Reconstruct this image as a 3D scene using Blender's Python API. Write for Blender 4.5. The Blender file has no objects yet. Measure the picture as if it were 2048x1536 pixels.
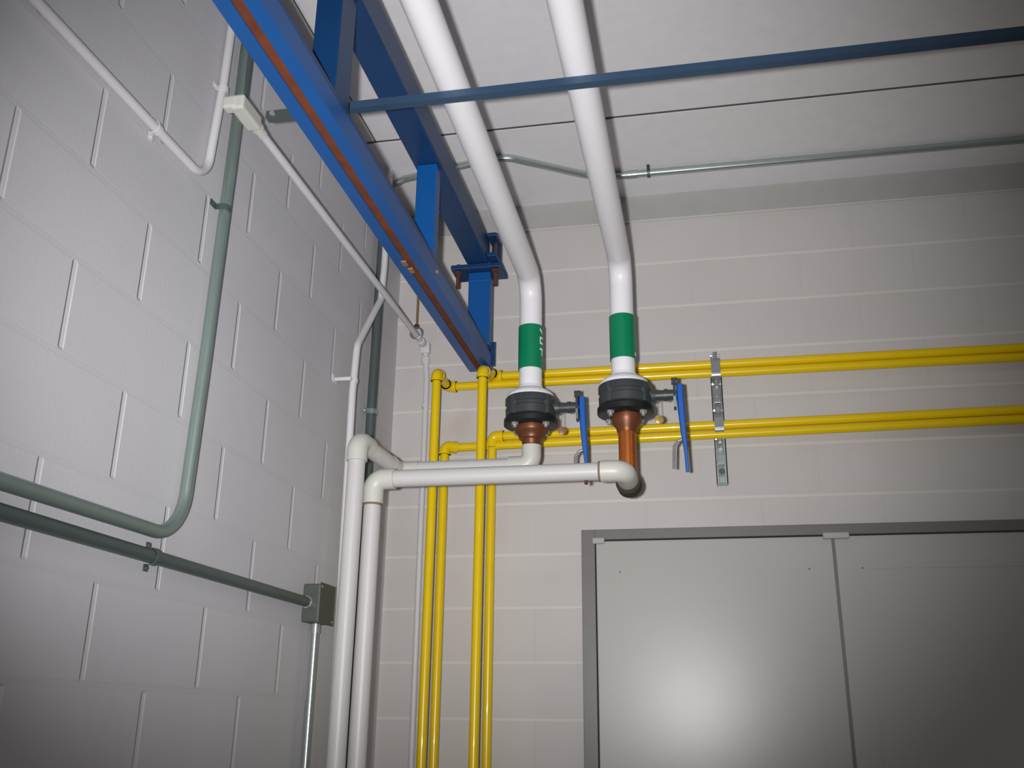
import bpy, bmesh, math, random
from mathutils import Vector, Matrix, Quaternion

C = bpy.context.scene.collection
S = bpy.context.scene
PI = math.pi

# ------------------------------------------------------------------ camera, exposure, lights
R_ = Vector((0.98136, 0.19174, 0.01107)); U_ = Vector((0.0525, -0.3235, 0.9448)); F_ = Vector((-0.1847, 0.9266, 0.3275))
F_.normalize(); R_ = (R_ - F_ * R_.dot(F_)).normalized(); U_ = R_.cross(F_)
cam_d = bpy.data.cameras.new('camera'); cam = bpy.data.objects.new('camera', cam_d); C.objects.link(cam)
cam_d.sensor_fit = 'HORIZONTAL'; cam_d.sensor_width = 36; cam_d.lens = 33.90; cam_d.clip_start = 0.05
cam.matrix_world = Matrix(((R_.x, U_.x, -F_.x, 0), (R_.y, U_.y, -F_.y, 0), (R_.z, U_.z, -F_.z, 1.6), (0, 0, 0, 1)))
S.camera = cam

S.view_settings.view_transform = 'Standard'; S.view_settings.look = 'None'
S.view_settings.gamma = 1; S.view_settings.use_curve_mapping = False
S.view_settings.exposure = 0.0

w = bpy.data.worlds.new('world'); S.world = w; w.use_nodes = True
w.node_tree.nodes['Background'].inputs[0].default_value = (0.9, 0.95, 1, 1)
w.node_tree.nodes['Background'].inputs[1].default_value = 0.15

# the camera's own flash: a small tube a hand's width up and left of the lens
fl_d = bpy.data.lights.new('camera_flash', 'SPOT'); fl = bpy.data.objects.new('camera_flash', fl_d); C.objects.link(fl)
fl_d.energy = 372; fl_d.spot_size = math.radians(69); fl_d.spot_blend = 1.0; fl_d.shadow_soft_size = 0.022; fl_d.color = (1.0, 0.985, 0.98)
fl.matrix_world = Matrix.Translation(R_ * -0.075 + U_ * 0.015) @ cam.matrix_world
fl.rotation_mode = 'QUATERNION'
_aim = (F_ + R_ * 0.0 + U_ * 0.055).normalized()
fl.rotation_quaternion = _aim.to_track_quat('-Z', 'Y')

# two added area lights out of view, for ambient fill
for lx, ly, e in ((0.9, -1.2, 15), (3.4, 0.8, 13)):
    a_d = bpy.data.lights.new('fill_light', 'AREA'); a = bpy.data.objects.new('fill_light', a_d); C.objects.link(a)
    a_d.shape = 'RECTANGLE'; a_d.size = 1.2; a_d.size_y = 0.3; a_d.energy = e; a_d.color = (1.0, 0.97, 0.92)
    a.location = (lx, ly, 3.5)

# ------------------------------------------------------------------ materials
def lin(c):
    return tuple(((v / 255) / 12.92 if v / 255 <= 0.04045 else (((v / 255) + 0.055) / 1.055) ** 2.4) for v in c) + (1,)

def mat(name, col, rough=0.5, metal=0.0, noise=0.06, scale=18, bump=0.0, bscale=60, spec=0.5, coat=0.0):
    m = bpy.data.materials.new(name); m.use_nodes = True; nt = m.node_tree; b = nt.nodes['Principled BSDF']
    b.inputs['Roughness'].default_value = rough; b.inputs['Metallic'].default_value = metal
    b.inputs['Specular IOR Level'].default_value = spec; b.inputs['Coat Weight'].default_value = coat
    c = lin(col)
    tc = nt.nodes.new('ShaderNodeTexCoord')
    n = nt.nodes.new('ShaderNodeTexNoise'); n.inputs['Scale'].default_value = scale; n.inputs['Detail'].default_value = 4
    nt.links.new(tc.outputs['Object'], n.inputs['Vector'])
    mx = nt.nodes.new('ShaderNodeMix'); mx.data_type = 'RGBA'
    mx.inputs[6].default_value = tuple(v * (1 - noise) for v in c[:3]) + (1,)
    mx.inputs[7].default_value = tuple(min(1, v * (1 + noise)) for v in c[:3]) + (1,)
    nt.links.new(n.outputs['Fac'], mx.inputs[0]); nt.links.new(mx.outputs[2], b.inputs['Base Color'])
    if bump:
        n2 = nt.nodes.new('ShaderNodeTexNoise'); n2.inputs['Scale'].default_value = bscale; n2.inputs['Detail'].default_value = 3
        nt.links.new(tc.outputs['Object'], n2.inputs['Vector'])
        bp = nt.nodes.new('ShaderNodeBump'); bp.inputs['Strength'].default_value = bump; bp.inputs['Distance'].default_value = 0.002
        nt.links.new(n2.outputs['Fac'], bp.inputs['Height']); nt.links.new(bp.outputs['Normal'], b.inputs['Normal'])
    return m

def block_mat(name, col, mortar, axis, bw, rh, ox, oz, rough=0.55, msize=0.008, bstr=0.5, head=(200, 200, 200), kv=1.0, kh=1.0, scuff=None):
    """painted concrete block, axis = which object coordinate runs along the wall"""
    m = bpy.data.materials.new(name); m.use_nodes = True; nt = m.node_tree; b = nt.nodes['Principled BSDF']
    b.inputs['Roughness'].default_value = rough; b.inputs['Specular IOR Level'].default_value = 0.4
    tc = nt.nodes.new('ShaderNodeTexCoord'); sp = nt.nodes.new('ShaderNodeSeparateXYZ'); nt.links.new(tc.outputs['Object'], sp.inputs[0])
    def add(sock, v):
        a = nt.nodes.new('ShaderNodeMath'); a.operation = 'ADD'; a.inputs[1].default_value = v; nt.links.new(sock, a.inputs[0]); return a.outputs[0]
    cb = nt.nodes.new('ShaderNodeCombineXYZ')
    nt.links.new(add(sp.outputs[axis], 20.5 * bw - ox), cb.inputs[0]); nt.links.new(add(sp.outputs[2], 20 * rh - oz), cb.inputs[1])
    br = nt.nodes.new('ShaderNodeTexBrick'); br.inputs['Scale'].default_value = 1; br.inputs['Mortar Size'].default_value = msize
    br.inputs['Mortar Smooth'].default_value = 0.5; br.inputs['Bias'].default_value = 0
    br.inputs['Brick Width'].default_value = bw; br.inputs['Row Height'].default_value = rh; br.offset = 0.5; br.offset_frequency = 2
    nt.links.new(cb.outputs[0], br.inputs['Vector'])
    c = lin(col)
    br.inputs['Color1'].default_value = c; br.inputs['Color2'].default_value = tuple(v * 0.97 for v in c[:3]) + (1,)
    br.inputs['Mortar'].default_value = c
    # split the joints into bed joints (level) and head joints (upright), each with its own colour and depth
    sy = nt.nodes.new('ShaderNodeSeparateXYZ'); nt.links.new(cb.outputs[0], sy.inputs[0])
    pp = nt.nodes.new('ShaderNodeMath'); pp.operation = 'PINGPONG'; pp.inputs[1].default_value = rh / 2; nt.links.new(sy.outputs[1], pp.inputs[0])
    hm = nt.nodes.new('ShaderNodeMapRange'); hm.inputs['From Min'].default_value = msize * 1.05; hm.inputs['From Max'].default_value = msize * 0.5
    hm.inputs['To Min'].default_value = 0; hm.inputs['To Max'].default_value = 1; nt.links.new(pp.outputs[0], hm.inputs['Value'])
    vm_ = nt.nodes.new('ShaderNodeMath'); vm_.operation = 'SUBTRACT'; vm_.use_clamp = True
    nt.links.new(br.outputs['Fac'], vm_.inputs[0]); nt.links.new(hm.outputs[0], vm_.inputs[1])
    mv = nt.nodes.new('ShaderNodeMix'); mv.data_type = 'RGBA'; mv.inputs[7].default_value = lin(head)
    nt.links.new(vm_.outputs[0], mv.inputs[0]); nt.links.new(br.outputs['Color'], mv.inputs[6])
    mh = nt.nodes.new('ShaderNodeMix'); mh.data_type = 'RGBA'; mh.inputs[7].default_value = lin(mortar)
    nt.links.new(hm.outputs[0], mh.inputs[0]); nt.links.new(mv.outputs[2], mh.inputs[6])
    kv_ = nt.nodes.new('ShaderNodeMath'); kv_.operation = 'MULTIPLY'; kv_.inputs[1].default_value = kv; nt.links.new(vm_.outputs[0], kv_.inputs[0])
    kh_ = nt.nodes.new('ShaderNodeMath'); kh_.operation = 'MULTIPLY_ADD'; kh_.inputs[1].default_value = kh; nt.links.new(hm.outputs[0], kh_.inputs[0]); nt.links.new(kv_.outputs[0], kh_.inputs[2])
    n = nt.nodes.new('ShaderNodeTexNoise'); n.inputs['Scale'].default_value = 2.2; n.inputs['Detail'].default_value = 5
    nt.links.new(tc.outputs['Object'], n.inputs['Vector'])
    mr = nt.nodes.new('ShaderNodeMapRange'); mr.inputs['From Min'].default_value = 0.3; mr.inputs['From Max'].default_value = 0.7
    mr.inputs['To Min'].default_value = 0.95; mr.inputs['To Max'].default_value = 1.03
    nt.links.new(n.outputs['Fac'], mr.inputs['Value'])
    vm = nt.nodes.new('ShaderNodeVectorMath'); vm.operation = 'SCALE'
    nt.links.new(mh.outputs[2], vm.inputs[0]); nt.links.new(mr.outputs[0], vm.inputs['Scale'])
    out = vm.outputs[0]
    if scuff:
        vd = nt.nodes.new('ShaderNodeVectorMath'); vd.operation = 'DISTANCE'; vd.inputs[1].default_value = scuff; nt.links.new(tc.outputs['Object'], vd.inputs[0])
        ns = nt.nodes.new('ShaderNodeTexNoise'); ns.inputs['Scale'].default_value = 16; nt.links.new(tc.outputs['Object'], ns.inputs['Vector'])
        ad = nt.nodes.new('ShaderNodeMath'); ad.operation = 'MULTIPLY_ADD'; ad.inputs[1].default_value = 0.12; nt.links.new(ns.outputs['Fac'], ad.inputs[0]); nt.links.new(vd.outputs['Value'], ad.inputs[2])
        m2 = nt.nodes.new('ShaderNodeMapRange'); m2.inputs['From Min'].default_value = 0.075; m2.inputs['From Max'].default_value = 0.15
        m2.inputs['To Min'].default_value = 0.5; m2.inputs['To Max'].default_value = 0; nt.links.new(ad.outputs[0], m2.inputs['Value'])
        ms = nt.nodes.new('ShaderNodeMix'); ms.data_type = 'RGBA'; ms.inputs[7].default_value = lin((186, 172, 156))
        nt.links.new(m2.outputs[0], ms.inputs[0]); nt.links.new(out, ms.inputs[6]); out = ms.outputs[2]
    nt.links.new(out, b.inputs['Base Color'])
    n2 = nt.nodes.new('ShaderNodeTexNoise'); n2.inputs['Scale'].default_value = 90; n2.inputs['Detail'].default_value = 4
    nt.links.new(tc.outputs['Object'], n2.inputs['Vector'])
    b1 = nt.nodes.new('ShaderNodeBump'); b1.inputs['Strength'].default_value = 0.12; b1.inputs['Distance'].default_value = 0.003
    nt.links.new(n2.outputs['Fac'], b1.inputs['Height'])
    b2 = nt.nodes.new('ShaderNodeBump'); b2.invert = True; b2.inputs['Strength'].default_value = bstr; b2.inputs['Distance'].default_value = 0.006
    nt.links.new(kh_.outputs[0], b2.inputs['Height']); nt.links.new(b1.outputs['Normal'], b2.inputs['Normal'])
    nt.links.new(b2.outputs['Normal'], b.inputs['Normal'])
    return m

M = {
    'ceil': mat('ceiling_paint', (232, 231, 235), 0.6, bump=0.15),
    'gap': mat('joint_filler', (92, 88, 88), 0.95),
    'band': mat('grey_band', (172, 171, 168), 0.6, bump=0.1),
    'floor': mat('concrete_floor', (120, 118, 114), 0.6, noise=0.15, scale=3),
    'plain': mat('hall_wall_paint', (200, 198, 195), 0.6),
    'frame': mat('door_frame_paint', (112, 110, 109), 0.4),
    'door': mat('door_leaf_paint', (178, 178, 174), 0.3, noise=0.04, scale=1.5, bump=0.05, bscale=14, spec=0.4),
    'white': mat('white_pipe_jacket', (228, 227, 231), 0.42, noise=0.02),
    'cream': mat('cream_pipe_jacket', (196, 196, 189), 0.42, noise=0.02),
    'pvc': mat('white_pipe_paint', (196, 194, 194), 0.42, noise=0.02),
    'painted': mat('painted_conduit', (206, 205, 208), 0.45, noise=0.03),
    'green': mat('green_marker', (0, 122, 82), 0.35, noise=0.03),
    'mark': mat('marker_lettering', (225, 240, 232), 0.5),
    'blue': mat('blue_enamel', (4, 78, 146), 0.38, noise=0.16, scale=6, bump=0.06),
    'bluedk': mat('dark_or_shaded_blue', (12, 54, 98), 0.4, noise=0.18, scale=7),
    'channel': mat('slate_blue_channel', (46, 68, 92), 0.42, noise=0.2, scale=9),
    'chgrey': mat('grey_channel_end', (84, 92, 94), 0.4, metal=0.3),
    'rust': mat('rusty_slot', (104, 50, 22), 0.85, noise=0.5, scale=22, bump=0.3),
    'rustdk': mat('rusty_bolt', (84, 48, 34), 0.7, noise=0.3),
    'yellow': mat('yellow_enamel', (230, 196, 0), 0.28, noise=0.05, coat=0.2),
    'emt': mat('grey_conduit', (136, 152, 147), 0.36, metal=0.55, noise=0.08),
    'emtdk': mat('dark_grey_conduit', (88, 101, 100), 0.4, metal=0.4, noise=0.1),
    'zinc': mat('galvanised_steel', (178, 188, 186), 0.3, metal=0.75, noise=0.12, scale=40),
    'galv': mat('galvanised_strut', (150, 152, 154), 0.38, metal=0.55, noise=0.2, scale=60),
    'box': mat('junction_box_paint', (72, 80, 74), 0.5, noise=0.12),
    'iron': mat('dark_grey_iron', (56, 61, 63), 0.42, noise=0.15, scale=30, bump=0.15),
    'black': mat('black_iron', (20, 23, 24), 0.45, noise=0.15, scale=30, bump=0.1),
    'bolt': mat('bright_bolt', (170, 172, 170), 0.35, metal=0.5),
    'copper': mat('copper', (190, 108, 50), 0.33, metal=0.7, noise=0.25, scale=14),
    'bronze': mat('brown_bronze', (112, 66, 40), 0.42, metal=0.4, noise=0.25, scale=20),
    'handle': mat('blue_lever_coating', (26, 92, 180), 0.35, noise=0.08),
    'brass': mat('brass_tag', (216, 190, 110), 0.3, metal=0.6),
    'tag': mat('brown_tag', (150, 118, 84), 0.45, metal=0.3),
    'stain': mat('brown_stain', (124, 108, 76), 0.8),
    'foam': mat('dark_foam', (52, 46, 36), 0.9),
}

# ------------------------------------------------------------------ helpers
def obj(name, bm, m, parent=None, smooth=False):
    me = bpy.data.meshes.new(name); bmesh.ops.recalc_face_normals(bm, faces=bm.faces); bm.to_mesh(me); bm.free()
    if smooth:
        for p in me.polygons: p.use_smooth = True
        me.set_sharp_from_angle(angle=math.radians(40))
    for mm in (m if isinstance(m, (list, tuple)) else [m]): me.materials.append(mm)
    o = bpy.data.objects.new(name, me); C.objects.link(o)
    if parent:
        o.parent = parent; o.matrix_parent_inverse = Matrix.Translation(parent.location).inverted()
    return o

def struct(name, bm, m, parent=None, smooth=False):
    o = obj(name, bm, m, parent, smooth)
    if not parent: o['kind'] = 'structure'
    return o

def thing(name, label, cat, loc, group=None):
    o = bpy.data.objects.new(name, None); C.objects.link(o); o.location = loc; o.empty_display_size = 0.05
    o['label'] = label; o['category'] = cat
    if group: o['group'] = group
    return o

def box(bm, a, b, bev=0.0):
    x0, y0, z0 = [min(p, q) for p, q in zip(a, b)]; x1, y1, z1 = [max(p, q) for p, q in zip(a, b)]
    vs = [bm.verts.new(v) for v in ((x0, y0, z0), (x1, y0, z0), (x1, y1, z0), (x0, y1, z0), (x0, y0, z1), (x1, y0, z1), (x1, y1, z1), (x0, y1, z1))]
    fs = [bm.faces.new([vs[i] for i in f]) for f in ((0, 3, 2, 1), (4, 5, 6, 7), (0, 1, 5, 4), (1, 2, 6, 5), (2, 3, 7, 6), (3, 0, 4, 7))]
    if bev:
        es = list({e for f in fs for e in f.edges})
        bmesh.ops.bevel(bm, geom=es, offset=bev, segments=2, affect='EDGES', profile=0.5)
    return bm

def fillet(pts, rad, seg=8):
    """polyline with rounded corners; rad: one number or a list per inner point"""
    pts = [Vector(p) for p in pts]; out = [pts[0]]
    for i in range(1, len(pts) - 1):
        r = rad[i - 1] if isinstance(rad, (list, tuple)) else rad
        a = (pts[i - 1] - pts[i]).normalized(); b = (pts[i + 1] - pts[i]).normalized()
        ang = a.angle(b)
        if r <= 0 or ang > PI - 0.01: out.append(pts[i]); continue
        t = min(r / math.tan(ang / 2), (pts[i - 1] - pts[i]).length * 0.49 if i > 1 else 1e9, (pts[i + 1] - pts[i]).length * 0.49 if i < len(pts) - 2 else 1e9)
        rr = t * math.tan(ang / 2)
        c = pts[i] + (a + b).normalized() * (rr / math.sin(ang / 2))
        p0 = pts[i] + a * t; p1 = pts[i] + b * t
        v0 = p0 - c; v1 = p1 - c; tot = v0.angle(v1); ax = v0.cross(v1).normalized()
        for k in range(seg + 1): out.append(c + Quaternion(ax, tot * k / seg) @ v0)
    out.append(pts[-1])
    return out

def tube(bm, path, r, n=20, caps=True):
    """r: number or list per path point"""
    path = [Vector(p) for p in path]; N = len(path); rings = []
    t0 = (path[1] - path[0]).normalized()
    nrm = t0.orthogonal().normalized()
    for i, p in enumerate(path):
        t = ((path[min(i + 1, N - 1)] - path[max(i - 1, 0)])).normalized()
        q = t0.rotation_difference(t); nrm = q @ nrm; t0 = t
        nrm = (nrm - t * nrm.dot(t)).normalized(); bn = t.cross(nrm)
        rr = r[i] if isinstance(r, (list, tuple)) else r
        rings.append([bm.verts.new(p + (nrm * math.cos(2 * PI * k / n) + bn * math.sin(2 * PI * k / n)) * rr) for k in range(n)])
    for a, b in zip(rings, rings[1:]):
        for k in range(n): bm.faces.new((a[k], a[(k + 1) % n], b[(k + 1) % n], b[k]))
    if caps: bm.faces.new(rings[0][::-1]); bm.faces.new(rings[-1])
    return bm

def lathe(bm, base, axis, prof, n=40):
    """prof: (distance along axis, radius); sharp steps keep their own ring"""
    base = Vector(base); axis = Vector(axis).normalized(); u = axis.orthogonal().normalized(); v = axis.cross(u); rings = []
    for d, r in prof:
        rings.append([bm.verts.new(base + axis * d + (u * math.cos(2 * PI * k / n) + v * math.sin(2 * PI * k / n)) * max(r, 1e-4)) for k in range(n)])
    for a, b in zip(rings, rings[1:]):
        for k in range(n): bm.faces.new((a[k], a[(k + 1) % n], b[(k + 1) % n], b[k]))
    bm.faces.new(rings[0][::-1]); bm.faces.new(rings[-1])
    return bm

def B(): return bmesh.new()

def hexbolt(bm, c, axis, r, h):
    lathe(bm, c, axis, [(0, r), (h, r)], n=6)

def prism(bm, poly, a, b):
    """extrude polygon (list of Vector) from offset a to offset b (Vectors)"""
    p0 = [bm.verts.new(Vector(p) + Vector(a)) for p in poly]; p1 = [bm.verts.new(Vector(p) + Vector(b)) for p in poly]
    n = len(poly); bm.faces.new(p0[::-1]); bm.faces.new(p1)
    for i in range(n): bm.faces.new((p0[i], p0[(i + 1) % n], p1[(i + 1) % n], p1[i]))
    return bm

# ------------------------------------------------------------------ the room
XL, YB, H = -1.212, 3.6, 3.675
XR, YF = 5.2, -3.2
T = 0.15
blk_left = block_mat('painted_block_left', (200, 199, 204), (197, 196, 201), 1, 0.456, 0.2045, 2.24, 2.062, msize=0.010, bstr=0.5, head=(208, 207, 211), kv=1.0, kh=0.08)  # head joints tinted lighter to paint in the flash they catch
blk_back = block_mat('painted_block_back', (198, 194, 192), (208, 205, 201), 0, 0.424, 0.196, 0.013, 3.164, msize=0.007, bstr=0.4, head=(193, 191, 189), kv=0.12, kh=0.35, scuff=(-0.938, YB, 2.70))
struct('wall_left', box(B(), (XL - T, YF - T, 0), (XL, YB + T, H + 0.1)), blk_left)
# back wall is split round the door opening
DX0, DX1, DT = -0.442, 1.36, 2.27
bm = B(); box(bm, (XL, YB, 0), (DX0 + 0.02, YB + T, H + 0.1)); box(bm, (DX0 + 0.02, YB, DT - 0.02), (DX1 - 0.02, YB + T, H + 0.1)); box(bm, (DX1 - 0.02, YB, 0), (XR + T, YB + T, H + 0.1))
struct('wall_back', bm, blk_back)
struct('wall_right', box(B(), (XR, YF - T, 0), (XR + T, YB, H + 0.1)), M['plain'])
struct('wall_front', box(B(), (XL, YF - T, 0), (XR, YF, H + 0.1)), M['plain'])
struct('floor', box(B(), (XL - T, YF - T, -0.12), (XR + T, YB + T, 0)), M['floor'])
# ceiling planks with an open joint between them
bm = B()
YG = 3.018
box(bm, (XL - T, YF - T, H + 0.09), (XR + T, YB + T, H + 0.25))
box(bm, (XL, YG - 0.009, H + 0.003), (XR, YG + 0.009, H + 0.09)); box(bm, (XL + 0.065, YF, H + 0.003), (XL + 0.073, YG, H + 0.09))
for k in (1, 2, 3, 4): box(bm, (XL, YG - 0.009 - 1.22 * k, H + 0.003), (XR, YG + 0.001 - 1.22 * k, H + 0.09))
struct('ceiling', bm, M['gap'])
bm = B()
y = YG - 0.008
edges = [YG - 0.008, YG - 1.22, YG - 2.44, YG - 3.66, YG - 4.88, YF]
for y1, y0 in zip(edges, edges[1:]):
    box(bm, (XL + 0.072, y0 + 0.008, H), (XR, y1, H + 0.09))
pl = struct('trim_1', bm, M['ceil'])
struct('trim_2', box(B(), (XL, YG + 0.008, H), (XR, YB, H + 0.09)), M['ceil'])
struct('trim_3', box(B(), (XL, YF, H), (XL + 0.066, YG - 0.008, H + 0.09)), M['ceil'])
t4 = struct('trim_4', box(B(), (XL, YB - 0.006, 3.560), (XR, YB, H)), M['band'])  # strip along the wall top, darker grey than the blocks
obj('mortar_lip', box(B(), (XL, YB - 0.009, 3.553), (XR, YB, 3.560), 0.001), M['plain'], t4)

# double steel door
bm = B()
FW = 0.05
yf0, yf1 = YB - 0.022, YB + 0.10
box(bm, (DX0, yf0, 0), (DX0 + FW, yf1, DT), 0.002); box(bm, (DX1 - FW, yf0, 0), (DX1, yf1, DT), 0.002); box(bm, (DX0 + FW - 0.001, yf0, DT - FW + 0.012), (DX1 - FW + 0.001, yf1, DT), 0.002)
fr = struct('door_1', bm, M['frame'])
SX = 0.459
def leaf(x0, x1):
    d = obj('door_leaf', box(B(), (x0, YB - 0.012, 0.01), (x1, YB + 0.033, DT - FW + 0.008), 0.003), M['door'], fr)
    # shallow pressed panel outline
    px0, px1, pz1, pz0, g = x0 + 0.085, x1 - 0.085, 2.115, 0.25, 0.004
    bm = B()
    yy0, yy1 = YB - 0.0135, YB - 0.0115
    box(bm, (px0, yy0, pz1 - g), (px1, yy1, pz1)); box(bm, (px0, yy0, pz0), (px1, yy1, pz0 + g)); box(bm, (px0, yy0, pz0), (px0 + g, yy1, pz1)); box(bm, (px1 - g, yy0, pz0), (px1, yy1, pz1))
    obj('panel_bead', bm, M['door'], d)
    return d
d1 = leaf(DX0 + FW + 0.003, SX - 0.003); d2 = leaf(SX + 0.003, DX1 - FW - 0.003)
obj('astragal', box(B(), (SX - 0.006, YB - 0.0125, 0.01), (SX + 0.006, YB + 0.02, DT - FW)), M['frame'], fr)
for x0, x1 in ((-0.40, -0.355), (SX - 0.035, SX + 0.055)):
    o = obj('top_latch', box(B(), (x0, YB - 0.034, DT - FW - 0.004), (x1, YB - 0.012, DT - FW + 0.018), 0.004), M['door'], fr); o['label'] = 'pale latch plate under the frame'

# ------------------------------------------------------------------ blue steelwork
BXL, BXR = -0.85, -0.76; BC = -0.805
Z1 = 2.868
Y0, Y1 = -1.6, 3.42
t = thing('crane_rail', 'lower blue slotted track rail with a rusty slot along its underside', 'rail', (BC, Y0, Z1))
bm = B()
prof = [(-0.045, 0), (-0.012, 0), (-0.012, 0.006), (-0.038, 0.006), (-0.038, 0.048), (0.038, 0.048), (0.038, 0.006), (0.012, 0.006), (0.012, 0), (0.045, 0), (0.045, 0.056), (-0.045, 0.056)]
def profile_mesh(bm, prof, c, z, y0, y1):
    prism(bm, [Vector((c + a, 0, z + b)) for a, b in prof], (0, y0, 0), (0, y1, 0)); bmesh.ops.triangulate(bm, faces=[f for f in bm.faces if len(f.verts) > 4])
    return bm
obj('rail_body', profile_mesh(bm, prof, BC, Z1, Y0, Y1), M['blue'], t)
o = obj('rail_neck', box(B(), (BC - 0.036, Y0, Z1 + 0.0555), (BC + 0.038, Y1 - 0.002, Z1 + 0.085), 0.003), M['bluedk'], t); o['label'] = 'upper strip with shade painted in'  # neck coloured dark blue to stand in for shade
o = obj('track_slot', box(B(), (BC - 0.0118, Y0 + 0.002, Z1 + 0.003), (BC + 0.0118, Y1 - 0.01, Z1 + 0.02)), M['rust'], t); o['label'] = 'rusty slot'
bm = B(); 
for (yy, xx) in ((2.45, BC - 0.012), (2.50, BC - 0.006)): box(bm, (xx - 0.010, yy, Z1 - 0.004), (xx + 0.006, yy + 0.03, Z1 + 0.003), 0.002)
obj('splice_pin', bm, M['tag'], t)
bm = B(); hexbolt(bm, (BXR - 0.001, 2.60, Z1 + 0.03), (1, 0, 0), 0.008, 0.007)
obj('bolt', bm, M['tag'], t)

ZB = 3.283
t = thing('support_beam', 'upper dark blue steel beam directly above the slotted rail', 'beam', (BC, Y0, ZB))
bm = B()
prof2 = [(-0.045, 0), (0.045, 0), (0.045, 0.012), (0.006, 0.014), (0.006, 0.09), (0.045, 0.092), (0.045, 0.104), (-0.045, 0.104), (-0.045, 0.092), (-0.006, 0.09), (-0.006, 0.014), (-0.045, 0.012)]
obj('beam_body', box(bm, (BXL, Y0, ZB), (BXR, 3.33, ZB + 0.104), 0.006), M['bluedk'], t)

def hanger(y, wdt, dep, z0, z1, label, mk='blue', name='hanger_post'):
    t = thing(name, label, 'post', (BC, y, z0))
    obj('post', box(B(), (BC - wdt / 2, y - dep / 2, z0), (BC + wdt / 2, y + dep / 2, z1), 0.003), M[mk], t)
    return t
h1 = hanger(3.388, 0.088, 0.06, Z1 + 0.0855, 3.262, 'blue end post between the beam and the rail tip, just above the yellow pipes')
obj('cap_plate', box(B(), (BC - 0.108, 3.32, 3.262), (BC + 0.096, 3.44, 3.282), 0.003), M['bluedk'], h1)
obj('collar', box(B(), (BC - 0.046, 3.356, 3.222), (BC + 0.046, 3.420, 3.232), 0.002), M['blue'], h1)
obj('side_plate', box(B(), (BC - 0.03, 3.4205, Z1 + 0.02), (BC + 0.054, 3.43, Z1 + 0.12), 0.002), M['bluedk'], h1)
for xx in (BC - 0.082, BC + 0.068):
    bm = B(); tube(bm, [(xx, 3.34, 3.19), (xx, 3.34, 3.40 if xx > BC else 3.29)], 0.008, 10); hexbolt(bm, (xx, 3.34, 3.245), (0, 0, 1), 0.014, 0.014)
    obj('bolt', bm, M['rustdk'], h1)
bm = B(); box(bm, (BC + 0.047, 3.27, 3.2835), (BC + 0.085, 3.37, 3.30), 0.002); box(bm, (BC + 0.047, 3.27, 3.37), (BC + 0.085, 3.37, 3.385), 0.002); box(bm, (BC + 0.047, 3.355, 3.2835), (BC + 0.085, 3.37, 3.385), 0.002)
obj('beam_clamp', bm, M['bluedk'], h1)
h2 = hanger(2.62, 0.066, 0.05, Z1 + 0.0855, ZB - 0.0005, 'bright blue post midway along the beam, joining it to the slotted rail below')
h3 = hanger(1.80, 0.066, 0.09, Z1 + 0.0855, ZB - 0.0005, 'blue post, shade painted in, between beam and rail, just before the crossing channel', 'bluedk')  # darker blue paints in the weaker light on this post

# crossing strut channel carrying the insulated pipes
ZC = 3.015; YC = 1.908
t = thing('strut_channel', 'slate blue steel channel crossing beneath both insulated pipes', 'channel', (0.5, YC, ZC))
def chan(x0, x1):
    bm = B(); ya, yb = YC - 0.003, YC + 0.038
    prof = [(0, 0), (0.023, 0), (0.023, 0.020), (0.018, 0.020), (0.018, 0.018), (0.021, 0.018), (0.021, 0.002), (0.002, 0.002), (0.002, 0.018), (0.005, 0.018), (0.005, 0.020), (0, 0.020)]
    prism(bm, [Vector((0, ya + a, ZC + b)) for a, b in prof], (x0, 0, 0), (x1, 0, 0)); bmesh.ops.triangulate(bm, faces=[f for f in bm.faces if len(f.verts) > 4])
    return bm
obj('channel_body', chan(-0.865, 3.6), M['channel'], t)
o = obj('channel_end', chan(-1.018, -0.865), M['chgrey'], t); o['label'] = 'bare grey end of the channel'
bm = B(); hexbolt(bm, (-1.000, YC - 0.003, ZC + 0.010), (0, -1, 0), 0.007, 0.005)
obj('bolt', bm, M['bolt'], t)
for xx in (1.6, 3.5):
    r_ = B(); tube(r_, [(xx, YC + 0.009, ZC + 0.01), (xx, YC + 0.009, H + 0.001)], 0.006, 10); obj('threaded_rod', r_, M['zinc'], t)

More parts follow.
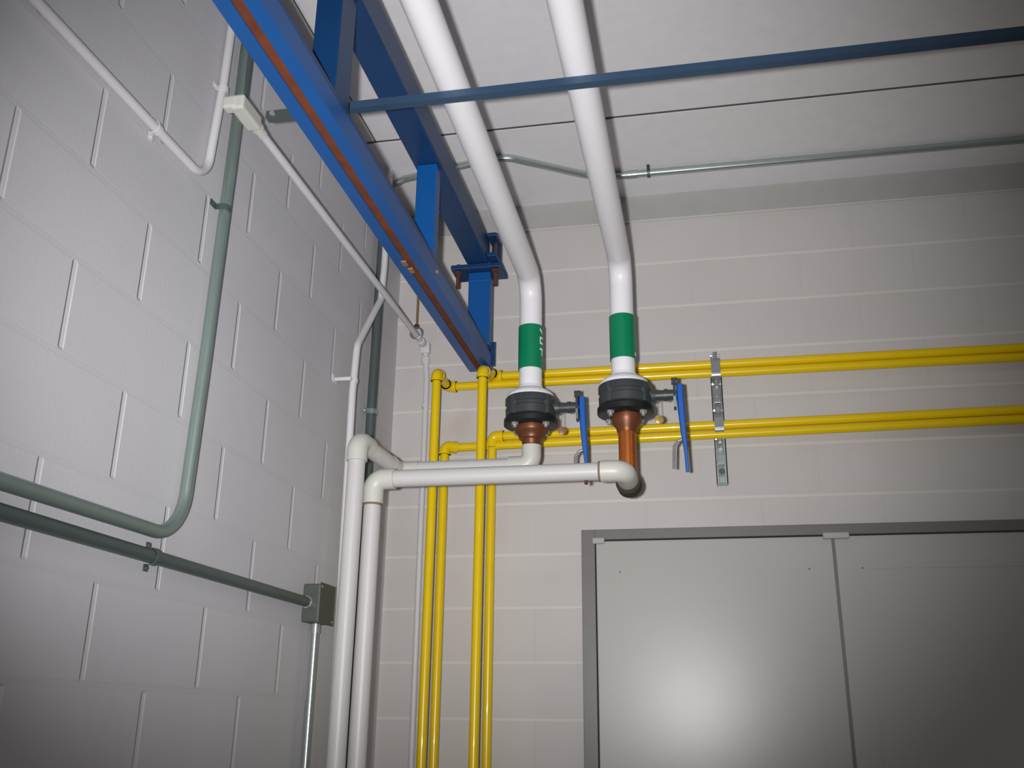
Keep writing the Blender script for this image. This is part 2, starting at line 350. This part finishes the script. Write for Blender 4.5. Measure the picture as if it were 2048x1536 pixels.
# ------------------------------------------------------------------ insulated pipes, bands, valves
def insulated(x, yv, zc, r, zt, bz0, bz1, label, xt, marks):
    t = thing('insulated_pipe', label, 'pipe', (x, yv, zt), 'insulated pipes on the crossing channel')
    path = fillet([(xt, -1.5, zc), (x, yv, zc), (x, yv, zt + 0.03)], 0.09, 10)
    bm = B(); tube(bm, path, r, 40); obj('pipe_jacket', bm, M['white'], t, True)
    bm = B(); lathe(bm, (x, yv, bz0), (0, 0, 1), [(0, r + 0.0036), (bz1 - bz0, r + 0.0036)], 48)
    o = obj('marker_band', bm, M['green'], t, True); o['label'] = 'green band'
    # white lettering curving round the right-hand side of the band
    rr = r + 0.0041; bm = B()
    def patch(a0, a1, z0, z1, sk=0.0):
        n = 5; lo = []; hi = []
        for k in range(n + 1):
            a = math.radians(a0 + (a1 - a0) * k / n); dz = sk * k / n
            lo.append(bm.verts.new((x + math.cos(a) * rr, yv + math.sin(a) * rr, z0 + dz))); hi.append(bm.verts.new((x + math.cos(a) * rr, yv + math.sin(a) * rr, z1 + dz)))
        for k in range(n): bm.faces.new((lo[k], lo[k + 1], hi[k + 1], hi[k]))
    for m_ in marks: patch(*m_)
    if marks: obj('band_lettering', bm, M['mark'], o)
    # flared stub over the flange
    bm = B(); lathe(bm, (x, yv, zt), (0, 0, 1), [(0, 0.078), (0.005, 0.081), (0.012, 0.079), (0.024, 0.062), (0.034, r + 0.005), (0.045, r + 0.001)], 44)
    obj('flange_collar', bm, M['white'], t, True)
    return t

def valve(x, y, z, name_label, tagmat, taglab):
    """wafer butterfly valve, z = underside of the lower flange"""
    t = thing('butterfly_valve', name_label, 'valve', (x, y, z), 'butterfly valves under the insulated pipes')
    bm = B(); lathe(bm, (x, y, z + 0.028), (0, 0, 1), [(0, 0.078), (0.004, 0.086), (0.03, 0.087), (0.034, 0.083), (0.044, 0.083), (0.048, 0.088), (0.066, 0.088), (0.071, 0.084)], 48)
    for k in range(4):
        a = 2 * PI * (k + 0.5) / 4 + math.radians(8)
        lathe(bm, (x + math.cos(a) * 0.0735, y + math.sin(a) * 0.0735, z + 0.030), (0, 0, 1), [(0, 0.017), (0.064, 0.017)], 14)
    obj('valve_body', bm, M['iron'], t, True)
    bm = B(); lathe(bm, (x, y, z), (0, 0, 1), [(0, 0.055), (0.001, 0.088), (0.004, 0.092), (0.022, 0.092), (0.026, 0.088)], 48)
    obj('lower_flange', bm, M['black'], t, True)
    for k in range(4):
        a = 2 * PI * (k + 0.5) / 4 + math.radians(8)
        bm = B(); c = (x + math.cos(a) * 0.073, y + math.sin(a) * 0.073, z + 0.002)
        hexbolt(bm, c, (0, 0, -1), 0.0125, 0.009); tube(bm, [c, (c[0], c[1], c[2] - 0.017)], 0.0065, 10)
        obj('bolt', bm, M['bolt'], t)
    zc = z + 0.063
    bm = B(); tube(bm, [(x + 0.07, y, zc), (x + 0.155, y, zc)], 0.017, 18); lathe(bm, (x + 0.078, y, zc), (1, 0, 0), [(0, 0.026), (0.02, 0.022)], 18)
    lathe(bm, (x + 0.125, y, zc), (1, 0, 0), [(0, 0.02), (0.012, 0.02)], 18)
    obj('stem_neck', bm, M['iron'], t, True)
    bm = B()
    pts = [(y - 0.018, zc + 0.052), (y + 0.006, zc + 0.058), (y + 0.024, zc + 0.03), (y + 0.028, zc - 0.01), (y + 0.01, zc - 0.05), (y - 0.014, zc - 0.045), (y - 0.024, zc - 0.012)]
    prism(bm, [Vector((0, a, b)) for a, b in pts], (x + 0.155, 0, 0), (x + 0.163, 0, 0))
    lathe(bm, (x + 0.150, y - 0.006, zc + 0.044), (1, 0, 0), [(0, 0.012), (0.02, 0.012)], 12)
    obj('notch_plate', bm, M['iron'], t)
    # blue lever hanging straight down
    lx = x + 0.176; bm = B()
    outline = [(0.0, 0.032, 0.0155, 0.0105), (0.0, 0.0, 0.016, 0.0115), (0.002, -0.06, 0.015, 0.011), (0.006, -0.13, 0.013, 0.0095), (0.010, -0.19, 0.0105, 0.006), (0.012, -0.256, 0.0095, 0.0055)]
    rings = []
    for dx, dz, hw, ht in outline:
        ring = []
        for sx, sy in ((-1, -0.6), (-0.6, -1), (0.6, -1), (1, -0.6), (1, 0.6), (0.6, 1), (-0.6, 1), (-1, 0.6)):
            ring.append(bm.verts.new((lx + dx + sx * ht, y + sy * hw, zc + dz)))
        rings.append(ring)
    for a, b in zip(rings, rings[1:]):
        for k in range(8): bm.faces.new((a[k], a[(k + 1) % 8], b[(k + 1) % 8], b[k]))
    bm.faces.new(rings[0]); bm.faces.new(rings[-1][::-1])
    tube(bm, [(x + 0.15, y, zc), (lx, y, zc)], 0.009, 12)
    o = obj('lever', bm, M['handle'], t, True); o['label'] = 'blue lever handle'
    bm = B(); tube(bm, fillet([(lx + 0.004, y, zc - 0.15), (lx - 0.014, y + 0.0, zc - 0.155), (lx - 0.026, y, zc - 0.172), (lx - 0.03, y, zc - 0.245)], 0.01, 5), 0.0045, 10)
    obj('trigger', bm, M['galv'], t, True)
    # small tag on a wire under the neck
    bm = B(); tube(bm, [(x + 0.105, y, zc - 0.015), (x + 0.106, y, zc - 0.068)], 0.0014, 6)
    obj('tag_wire', bm, M['bolt'], t)
    bm = B(); lathe(bm, (x + 0.106, y - 0.002, zc - 0.082), (0.25, -1, 0.1), [(0, 0.013), (0.001, 0.0145), (0.003, 0.0145), (0.004, 0.013)], 20)
    o = obj('round_tag', bm, tagmat, t, True); o['label'] = taglab
    return t

X2, Y2 = -0.2245, 3.0
insulated(X2, Y2, 3.0755, 0.0395, 2.631, 2.722, 2.876, 'right-hand white insulated pipe, green band without lettering in front', -0.246,
          [(-22, 4, 2.730, 2.742, 0.004)])
X1, Y1_ = -0.549, 3.08
insulated(X1, Y1_, 3.0755, 0.0395, 2.631, 2.735, 2.893, 'left-hand white insulated pipe beside the blue beam, pale lettering on its green band', -0.530,
          [(-34, -16, 2.872, 2.882, -0.012), (-34, -8, 2.842, 2.849), (-34, -8, 2.822, 2.829), (-34, -28, 2.829, 2.842), (-34, -8, 2.800, 2.807), (-22, -15, 2.78, 2.80)])
valve(X2 + 0.004, Y2, 2.531, 'right-hand black butterfly valve with blue lever, above the copper stub', M['brass'], 'bright brass tag')
valve(X1 + 0.002, Y1_, 2.531, 'left-hand black butterfly valve with blue lever, brown reducer beneath', M['tag'], 'dull brown tag')

# ------------------------------------------------------------------ copper stub under the right valve
cx = X2 + 0.006
t = thing('copper_pipe', 'shiny copper pipe stub dropping from the right valve into the white elbow', 'pipe', (cx, Y2, 2.33))
bm = B(); lathe(bm, (cx, Y2, 2.474), (0, 0, 1), [(0, 0.0315), (0.012, 0.034), (0.03, 0.047), (0.05, 0.05), (0.0565, 0.05)], 36)
obj('reducer', bm, M['bronze'], t, True)
bm = B(); tube(bm, [(cx, Y2 + 0.002, 2.285), (cx + 0.0, Y2, 2.48)], 0.0285, 32); obj('tube', bm, M['copper'], t, True)

x1 = X1 + 0.004
t = thing('bronze_reducer', 'brown reducer fitting between the left valve and the thin white pipe', 'fitting', (x1, Y1_, 2.46))
bm = B(); lathe(bm, (x1, Y1_, 2.468), (0, 0, 1), [(0, 0.031), (0.016, 0.034), (0.02, 0.042), (0.034, 0.045), (0.042, 0.055), (0.05, 0.058), (0.0625, 0.058)], 36)
obj('fitting_body', bm, M['bronze'], t, True)

# ------------------------------------------------------------------ white pipes that come off the valves and drop in the corner
RW = 0.0275
def white_run(label, legs, elbows, extra=None):
    t = thing('white_pipe', label, 'pipe', legs[0][0], 'white jacketed pipes dropping in the corner')
    for a, b in legs:
        bm = B(); tube(bm, [a, b], RW, 32); obj('pipe_length', bm, M['pvc'], t, True)
    for pts in elbows:
        bm = B(); path = fillet(pts, 0.035, 10); n = len(path)
        tube(bm, path, RW + (0.0055 if abs(pts[1][0] + 1.005) > 0.001 or pts[1][1] < 3 else 0.002), 32)
        obj('elbow', bm, M['cream'], t, True)
    return t
# front one: floor - elbow - run to the right - elbow towards the back wall
PX2, PY2, PZ2 = -1.016, 2.85, 2.311
t2 = white_run('front white pipe: near corner drop, then long level run to the copper stub',
    [((PX2, PY2, 0), (PX2 + 0.005, PY2, PZ2 - 0.05)), ((PX2 + 0.05, PY2, PZ2), (-0.295, PY2, PZ2))],
    [[(PX2 + 0.005, PY2, PZ2 - 0.078), (PX2 + 0.005, PY2, PZ2), (PX2 + 0.075, PY2, PZ2)], [(-0.290, PY2, PZ2), (-0.220, PY2, PZ2), (-0.216, PY2 + 0.095, PZ2 - 0.006)]])
bm = B(); lathe(bm, (-0.297, PY2, PZ2), (1, 0, 0), [(0, RW + 0.001), (0.001, RW + 0.004), (0.007, RW + 0.004), (0.008, RW + 0.001)], 32)
o = obj('joint_ring', bm, M['stain'], t2, True); o['label'] = 'brown stained joint'
bm = B(); tube(bm, [(-0.216, PY2 + 0.096, PZ2 - 0.014), (-0.2125, PY2 + 0.128, PZ2 - 0.020)], 0.0385, 32)
o = obj('foam_end', bm, M['foam'], t2, True); o['label'] = 'dark open end of the elbow insulation'
bm = B(); tube(bm, [(PX2 + 0.005, PY2, PZ2 - 0.084), (PX2 + 0.005, PY2, PZ2 - 0.078)], RW + 0.003, 32); obj('joint_ring', bm, M['stain'], t2, True)
bm = B(); hexbolt(bm, (-0.335, PY2, PZ2 - RW + 0.001), (0, 0, -1), 0.006, 0.012); obj('drain_screw', bm, M['rustdk'], t2)
# rear one: floor - elbow - towards the back wall - elbow - run to under the left valve - elbow up
PX1, PY1, PZ1 = -1.062, 2.80, 2.397
PZT = PZ1 + 0.033
xa = -1.005
t1 = white_run('rear white pipe: outer corner drop, then level run behind to the left valve',
    [((PX1, PY1, 0), (PX1 + 0.008, PY1, PZT - 0.04)), ((PX1 + 0.01, PY1 + 0.04, PZT - 0.003), (xa, Y1_ - 0.03, PZ1)), ((xa + 0.03, Y1_, PZ1), (x1 - 0.03, Y1_, PZ1))],
    [[(PX1 + 0.008, PY1, PZT - 0.07), (PX1 + 0.008, PY1, PZT), (PX1 + 0.018, PY1 + 0.07, PZT - 0.007)], [(xa - 0.01, Y1_ - 0.07, PZ1 + 0.006), (xa, Y1_, PZ1), (xa + 0.07, Y1_, PZ1)], [(x1 - 0.075, Y1_, PZ1), (x1, Y1_, PZ1), (x1, Y1_, PZ1 + 0.068)]])

# ------------------------------------------------------------------ yellow gas pipes
RY = 0.0168
def yellow(label, pts, elb, rad=0.03):
    t = thing('yellow_pipe', label, 'pipe', pts[0], 'yellow pipes on the back wall')
    bm = B(); tube(bm, fillet(pts, rad, 8), RY, 24); obj('pipe_length', bm, M['yellow'], t, True)
    for e in elb:
        bm = B(); path = fillet(e, 0.02, 8); tube(bm, path, RY + 0.005, 24)
        for a, b in ((path[0], path[1]), (path[-1], path[-2])):
            d = (Vector(b) - Vector(a)).normalized(); lathe(bm, a, d, [(0, RY + 0.0075), (0.009, RY + 0.0075)], 24)
        obj('elbow', bm, M['yellow'], t, True)
    return t
YY = 3.541
def el(p, a, b, L=0.034):
    p = Vector(p); return [p + Vector(a) * L, p, p + Vector(b) * L]
dn, bk, rt, fr_ = (0, 0, -1), (0, 1, 0), (1, 0, 0), (0, -1, 0)
yellow('outermost yellow pipe, standing off the wall and feeding the lower strand of the upper pair',
       [(-0.972, 3.37, 0), (-0.967, 3.37, 2.853), (-0.967, YY, 2.853), (3.0, YY, 2.849)], [el((-0.967, 3.37, 2.853), dn, bk), el((-0.967, YY, 2.853), fr_, rt)], 0.02)
yellow('third yellow pipe from the corner, rising in front of the blue post foot',
       [(-0.781, 3.33, 0), (-0.777, 3.33, 2.8415), (-0.777, 3.43, 2.8415), (-0.780, 3.50, 2.888), (-0.780, YY, 2.888), (3.0, YY, 2.884)], [el((-0.777, 3.33, 2.8415), dn, bk), el((-0.780, YY, 2.888), fr_, rt)], 0.02)
yellow('second yellow pipe from the corner, feeding the lower strand of the lower pair',
       [(-0.968, 3.515, 0), (-0.965, 3.515, 2.600), (-0.952, YY, 2.600), (3.0, YY, 2.634)], [[(-0.965, 3.515, 2.566), (-0.965, 3.515, 2.600), (-0.925, YY - 0.002, 2.600)]], 0.02)
yellow('innermost yellow pipe, bending right into the upper strand of the lower pair',
       [(-0.782, YY - 0.0, 0), (-0.782, YY, 2.638), (3.0, YY, 2.668)], [el((-0.782, YY, 2.638), dn, rt, 0.045)], 0.03)

# wall strut with two clamps
xs = 0.086
t = thing('wall_strut', 'short galvanised slotted strut standing on the back wall across the yellow pipes', 'strut', (xs, YB, 2.42))
bm = B()
zs0, zs1 = 2.425, 2.90
hw = 0.0205
for a, b in (((xs - hw, YB - 0.041, zs0), (xs - hw + 0.003, YB, zs1)), ((xs + hw - 0.003, YB - 0.041, zs0), (xs + hw, YB, zs1)), ((xs - hw, YB - 0.003, zs0), (xs + hw, YB, zs1)),
             ((xs - hw, YB - 0.041, zs0), (xs - hw + 0.009, YB - 0.038, zs1)), ((xs + hw - 0.009, YB - 0.041, zs0), (xs + hw, YB - 0.038, zs1))): box(bm, a, b)
obj('strut_channel', bm, M['zinc'], t)
for zt_, zb_, mm in ((2.888, 2.849, 'galv'), (2.668, 2.634, 'galv')):
    # strap loop round the stacked pair
    bm = B(); zt2 = zt_ + RY + 0.003; path = []
    cz0, cz1, rr = zb_ - 0.003, zt_ - 0.001, RY + 0.0045
    pts = []
    for k in range(13): a = PI * k / 12; pts.append((YY + math.cos(a) * rr, cz1 + math.sin(a) * rr))
    for k in range(13): a = PI + PI * k / 12; pts.append((YY + math.cos(a) * rr, cz0 + math.sin(a) * rr))
    n = len(pts); th = 0.0025; w_ = 0.017
    ring_o = [(YY + (p - YY) * 1.0, q) for p, q in pts]
    vo = []
    for p, q in pts:
        cz = min(max(q, cz0), cz1); d = Vector((p - YY, q - cz)); d = d.normalized() if d.length > 1e-6 else Vector((1, 0))
        vo.append([bm.verts.new((xs - w_, p, q)), bm.verts.new((xs + w_, p, q)), bm.verts.new((xs + w_, p + d.x * th, q + d.y * th)), bm.verts.new((xs - w_, p + d.x * th, q + d.y * th))])
    for i in range(n):
        a, b = vo[i], vo[(i + 1) % n]
        for k in range(4): bm.faces.new((a[k], a[(k + 1) % 4], b[(k + 1) % 4], b[k]))
    # twisted ears above and below with a screw
    for s, zz in ((1, cz1 + rr), (-1, cz0 - rr)):
        box(bm, (xs - 0.007, YY - 0.003, zz), (xs + 0.007, YY + 0.018, zz + s * 0.03), 0.002)
    c = obj('pipe_clamp', bm, M['galv'], t)
    for zz in (cz1 + rr + 0.016, cz0 - rr - 0.016):
        bm = B(); tube(bm, [(xs - 0.018, YY + 0.006, zz), (xs + 0.018, YY + 0.006, zz)], 0.004, 10); hexbolt(bm, (xs - 0.018, YY + 0.006, zz), (1, 0, 0), 0.008, 0.006)
        obj('clamp_screw', bm, M['bolt'], c)
for za, zb in ((2.50, 2.535), (2.43, 2.452)): obj('end_plate', box(B(), (xs - 0.012, YB - 0.044, za), (xs + 0.012, YB - 0.040, zb), 0.001), M['zinc'], t)
bm = B(); lathe(bm, (xs, YB - 0.041, 2.472), (0, -1, 0), [(0, 0.011), (0.004, 0.011)], 14); obj('anchor_bolt', bm, M['chgrey'], t)
bm = B(); box(bm, (xs - 0.014, YB - 0.05, 2.735), (xs + 0.014, YB - 0.038, 2.80), 0.003); hexbolt(bm, (xs, YB - 0.05, 2.767), (0, -1, 0), 0.008, 0.006); obj('centre_plate', bm, M['galv'], t)

# ------------------------------------------------------------------ conduits
def strap(c, along, out, r, w_, parent, m, ears=0.02):
    """one- or two-hole strap: along = conduit direction, out = away from the wall"""
    along = Vector(along).normalized(); out = Vector(out).normalized(); side = along.cross(out).normalized(); c = Vector(c)
    bm = B(); pts = []
    for k in range(11):
        a = PI * k / 10; pts.append(c + side * math.cos(a) * (r + 0.001) + out * math.sin(a) * (r + 0.001))
    pts = [c + side * (r + ears) - out * (r - 0.001), c + side * (r + 0.001) - out * (r - 0.001)] + pts + [c - side * (r + 0.001) - out * (r - 0.001), c - side * (r + ears) - out * (r - 0.001)]
    th = 0.0025; rows = []
    for i, p in enumerate(pts):
        d = (p - c).normalized() if 1 < i < len(pts) - 2 else out
        rows.append([bm.verts.new(p - along * w_), bm.verts.new(p + along * w_), bm.verts.new(p + d * th + along * w_), bm.verts.new(p + d * th - along * w_)])
    for a, b in zip(rows, rows[1:]):
        for k in range(4): bm.faces.new((a[k], a[(k + 1) % 4], b[(k + 1) % 4], b[k]))
    bm.faces.new(rows[0][::-1]); bm.faces.new(rows[-1])
    for s in (1, -1): hexbolt(bm, c + side * s * (r + ears * 0.55) - out * (r - 0.003), out, 0.005, 0.004)
    return obj('conduit_strap', bm, m, parent)

def conduit(label, pts, r, m, rad=0.1, cat='conduit', name='conduit', group=None):
    t = thing(name, label, cat, pts[0], group)
    bm = B(); tube(bm, fillet(pts, rad, 12), r, 20); obj('tube', bm, m, t, True)
    return t
XW = XL + 0.0165
# big grey conduit on the left wall with a wide bend at its foot
xg = XL + 0.028
t = conduit('tall grey conduit on the left wall bending toward the viewer at its foot',
            [(xg, 1.2, 1.975), (xg, 2.033, 1.983), (xg, 2.048, 2.4), (xg, 2.072, H)], 0.0155, M['emt'], [0.115, 0])
strap((xg, 2.0475, 2.851), (0, 0, 1), (1, 0, 0), 0.0158, 0.008, t, M['emtdk'], 0.03)
bm = B(); tube(bm, [(xg, 2.069, 3.2), (xg, 2.0705, 3.40)], 0.019, 20); obj('coupling', bm, M['emtdk'], t, True)
# lower grey conduit and its junction box
t = conduit('lower grey conduit running along the left wall into the junction box', [(xg, 0.9, 1.926), (xg, 2.83, 1.926)], 0.0155, M['emtdk'], 0)
strap((xg, 1.93, 1.926), (0, 1, 0), (1, 0, 0), 0.0158, 0.008, t, M['emtdk'], 0.016)
bm = B(); tube(bm, [(xg, 2.795, 1.926), (xg, 2.832, 1.926)], 0.019, 8); obj('connector', bm, M['bolt'], t, True)
t = thing('junction_box', 'small dark grey-green electrical box low on the left wall', 'electrical box', (XL, 2.83, 1.868))
obj('box_body', box(B(), (XL, 2.832, 1.87), (XL + 0.055, 2.945, 1.985), 0.004), M['box'], t)
obj('cover_plate', box(B(), (XL + 0.0552, 2.828, 1.866), (XL + 0.058, 2.949, 1.989), 0.001), M['box'], t)
for ya, za in ((2.84, 1.977), (2.937, 1.878)):
    bm = B(); hexbolt(bm, (XL + 0.058, ya, za), (1, 0, 0), 0.004, 0.002); obj('cover_screw', bm, M['bolt'], t)
t = conduit('shiny thin conduit dropping from the bottom of the junction box', [(xg, 2.885, 0), (xg, 2.885, 1.869)], 0.0115, M['zinc'], 0)
bm = B(); tube(bm, [(xg, 2.885, 1.84), (xg, 2.885, 1.869)], 0.0145, 12); obj('connector', bm, M['bolt'], t, True)

# painted conduit on the wall, from upper left, bending up
xp = XL + 0.016
t = conduit('white painted conduit on the upper left wall, level then bending up', [(xp, 0.6, 2.886), (xp, 1.965, 2.888), (xp, 1.99, 3.2), (xp, 2.0, H)], 0.0115, M['painted'], [0.075, 0])
strap((xp, 1.727, 2.887), (0, 1, 0), (1, 0, 0), 0.012, 0.008, t, M['painted'], 0.02)
strap((xp, 1.99, 3.18), (0, 0, 1), (1, 0, 0), 0.012, 0.008, t, M['painted'], 0.02)

# painted conduit running level to the back wall, then down it
xc, zc_ = -1.083, 3.047
t = conduit('white painted conduit running level beside the left wall then dropping down the back wall',
            [(xc, 1.98, zc_ + 0.002), (xc, YB - 0.014, zc_ + 0.004), (xc + 0.012, YB - 0.014, 2.9), (-1.066, YB - 0.014, 0)], 0.0115, M['painted'], [0.02, 0])
bm = B(); box(bm, (xc - 0.018, 1.87, zc_ - 0.018), (xc + 0.020, 1.975, zc_ + 0.022), 0.006); lathe(bm, (xc, 1.972, zc_ + 0.002), (0, 1, 0), [(0, 0.0175), (0.02, 0.0175), (0.024, 0.014), (0.05, 0.014)], 18)
box(bm, (xc - 0.038, 1.868, zc_ - 0.014), (xc, 1.90, zc_ + 0.02), 0.006)
obj('conduit_body_fitting', bm, M['cream'], t)
bm = B(); lathe(bm, (xc, YB - 0.09, zc_ + 0.004), (0, 1, 0), [(0, 0.014), (0.004, 0.017), (0.03, 0.017), (0.034, 0.014)], 16); lathe(bm, (xc, YB - 0.03, zc_ + 0.004), (0, 1, 0), [(0, 0.018), (0.028, 0.02)], 16)
lathe(bm, (xc + 0.004, YB - 0.014, zc_ - 0.075), (0, 0, 1), [(0, 0.014), (0.004, 0.018), (0.03, 0.018), (0.034, 0.014)], 16); box(bm, (xc - 0.018, YB - 0.034, zc_ - 0.03), (xc + 0.022, YB, zc_ + 0.02), 0.006)
obj('elbow_fitting', bm, M['painted'], t, True)
strap((-1.073, YB - 0.014, 2.79), (0, 0, 1), (0, -1, 0), 0.012, 0.006, t, M['painted'], 0.014)
# hanger ring on its rod
hy = 3.452
t = thing('ring_hanger', 'small metal ring hanger on a thin rod holding the white conduit by the corner', 'hanger', (xc, hy, zc_ + 0.04))
bm = B(); tr = 0.024; cc = Vector((xc, hy, zc_ + 0.012)); pth = [cc + Vector((math.cos(2 * PI * k / 24) * tr, 0, math.sin(2 * PI * k / 24) * tr)) for k in range(25)]
tube(bm, pth, 0.0038, 8); obj('ring', bm, M['galv'], t, True)
bm = B(); lathe(bm, (xc, hy, zc_ + 0.034), (0, 0, 1), [(0, 0.012), (0.014, 0.010)], 6); obj('nut', bm, M['rustdk'], t)
bm = B(); tube(bm, [(xc, hy, zc_ + 0.04), (xc, hy, H + 0.001)], 0.004, 8); obj('rod', bm, M['tag'], t, True)

# thin painted conduit with an offset, near the corner
xo = -1.150
t = conduit('thin white conduit near the corner with a sideways kink halfway', [(xo, 3.025, 0), (xo, 2.992, 1.7), (xo, 2.970, 2.65), (xo, 2.985, 2.83), (xo, 3.20, 3.10), (xo, 3.215, 3.24), (xo, 3.215, H)], 0.0125, M['painted'], [0, 0.0, 0.06, 0.06, 0, 0])
bm = B(); box(bm, (XL + 0.003, 2.945, 2.688), (xo, 2.962, 2.700), 0.002); box(bm, (XL + 0.001, 2.93, 2.68), (XL + 0.004, 2.985, 2.708), 0.001); lathe(bm, (xo, 2.9765, 2.686), (0, 0, 1), [(0, 0.0145), (0.016, 0.0145)], 16)
obj('standoff_bracket', bm, M['painted'], t, True)
strap_c = None
# grey conduit in the corner, up the left wall and across the ceiling
xk = XL + 0.028
RK = 0.0185
t = thing('conduit', 'grey conduit climbing the left wall beside the corner, behind the kinked white one', 'conduit', (xk, 3.262, 0))
bm = B(); tube(bm, [(xk, 3.25, 0), (xk, 3.262, 2.5), (xk, 3.275, H - 0.13)], RK, 20); obj('tube', bm, M['emtdk'], t, True)
strap((xk, 3.264, 2.672), (0, 0, 1), (1, 0, 0), RK + 0.0003, 0.009, t, M['zinc'], 0.016)
zk = H - 0.0165
t = conduit('bright metal conduit under the ceiling, bent sideways, then running right along the back wall top',
            [(xk, 3.275, H - 0.135), (xk, 3.285, zk), (-0.74, 3.185, zk), (-0.66, 3.185, zk), (-0.38, 3.365, zk), (-0.24, 3.392, zk), (4.6, 3.42, zk)], 0.0145, M['zinc'], [0.09, 0.0, 0.09, 0.12, 0])
strap((-0.131, 3.393, zk), (1, 0, 0), (0, 0, -1), 0.015, 0.006, t, M['chgrey'], 0.026)
bm = B(); tube(bm, [(-0.215, 3.3922, zk), (-0.175, 3.3924, zk)], 0.017, 18); obj('coupling', bm, M['zinc'], t, True)
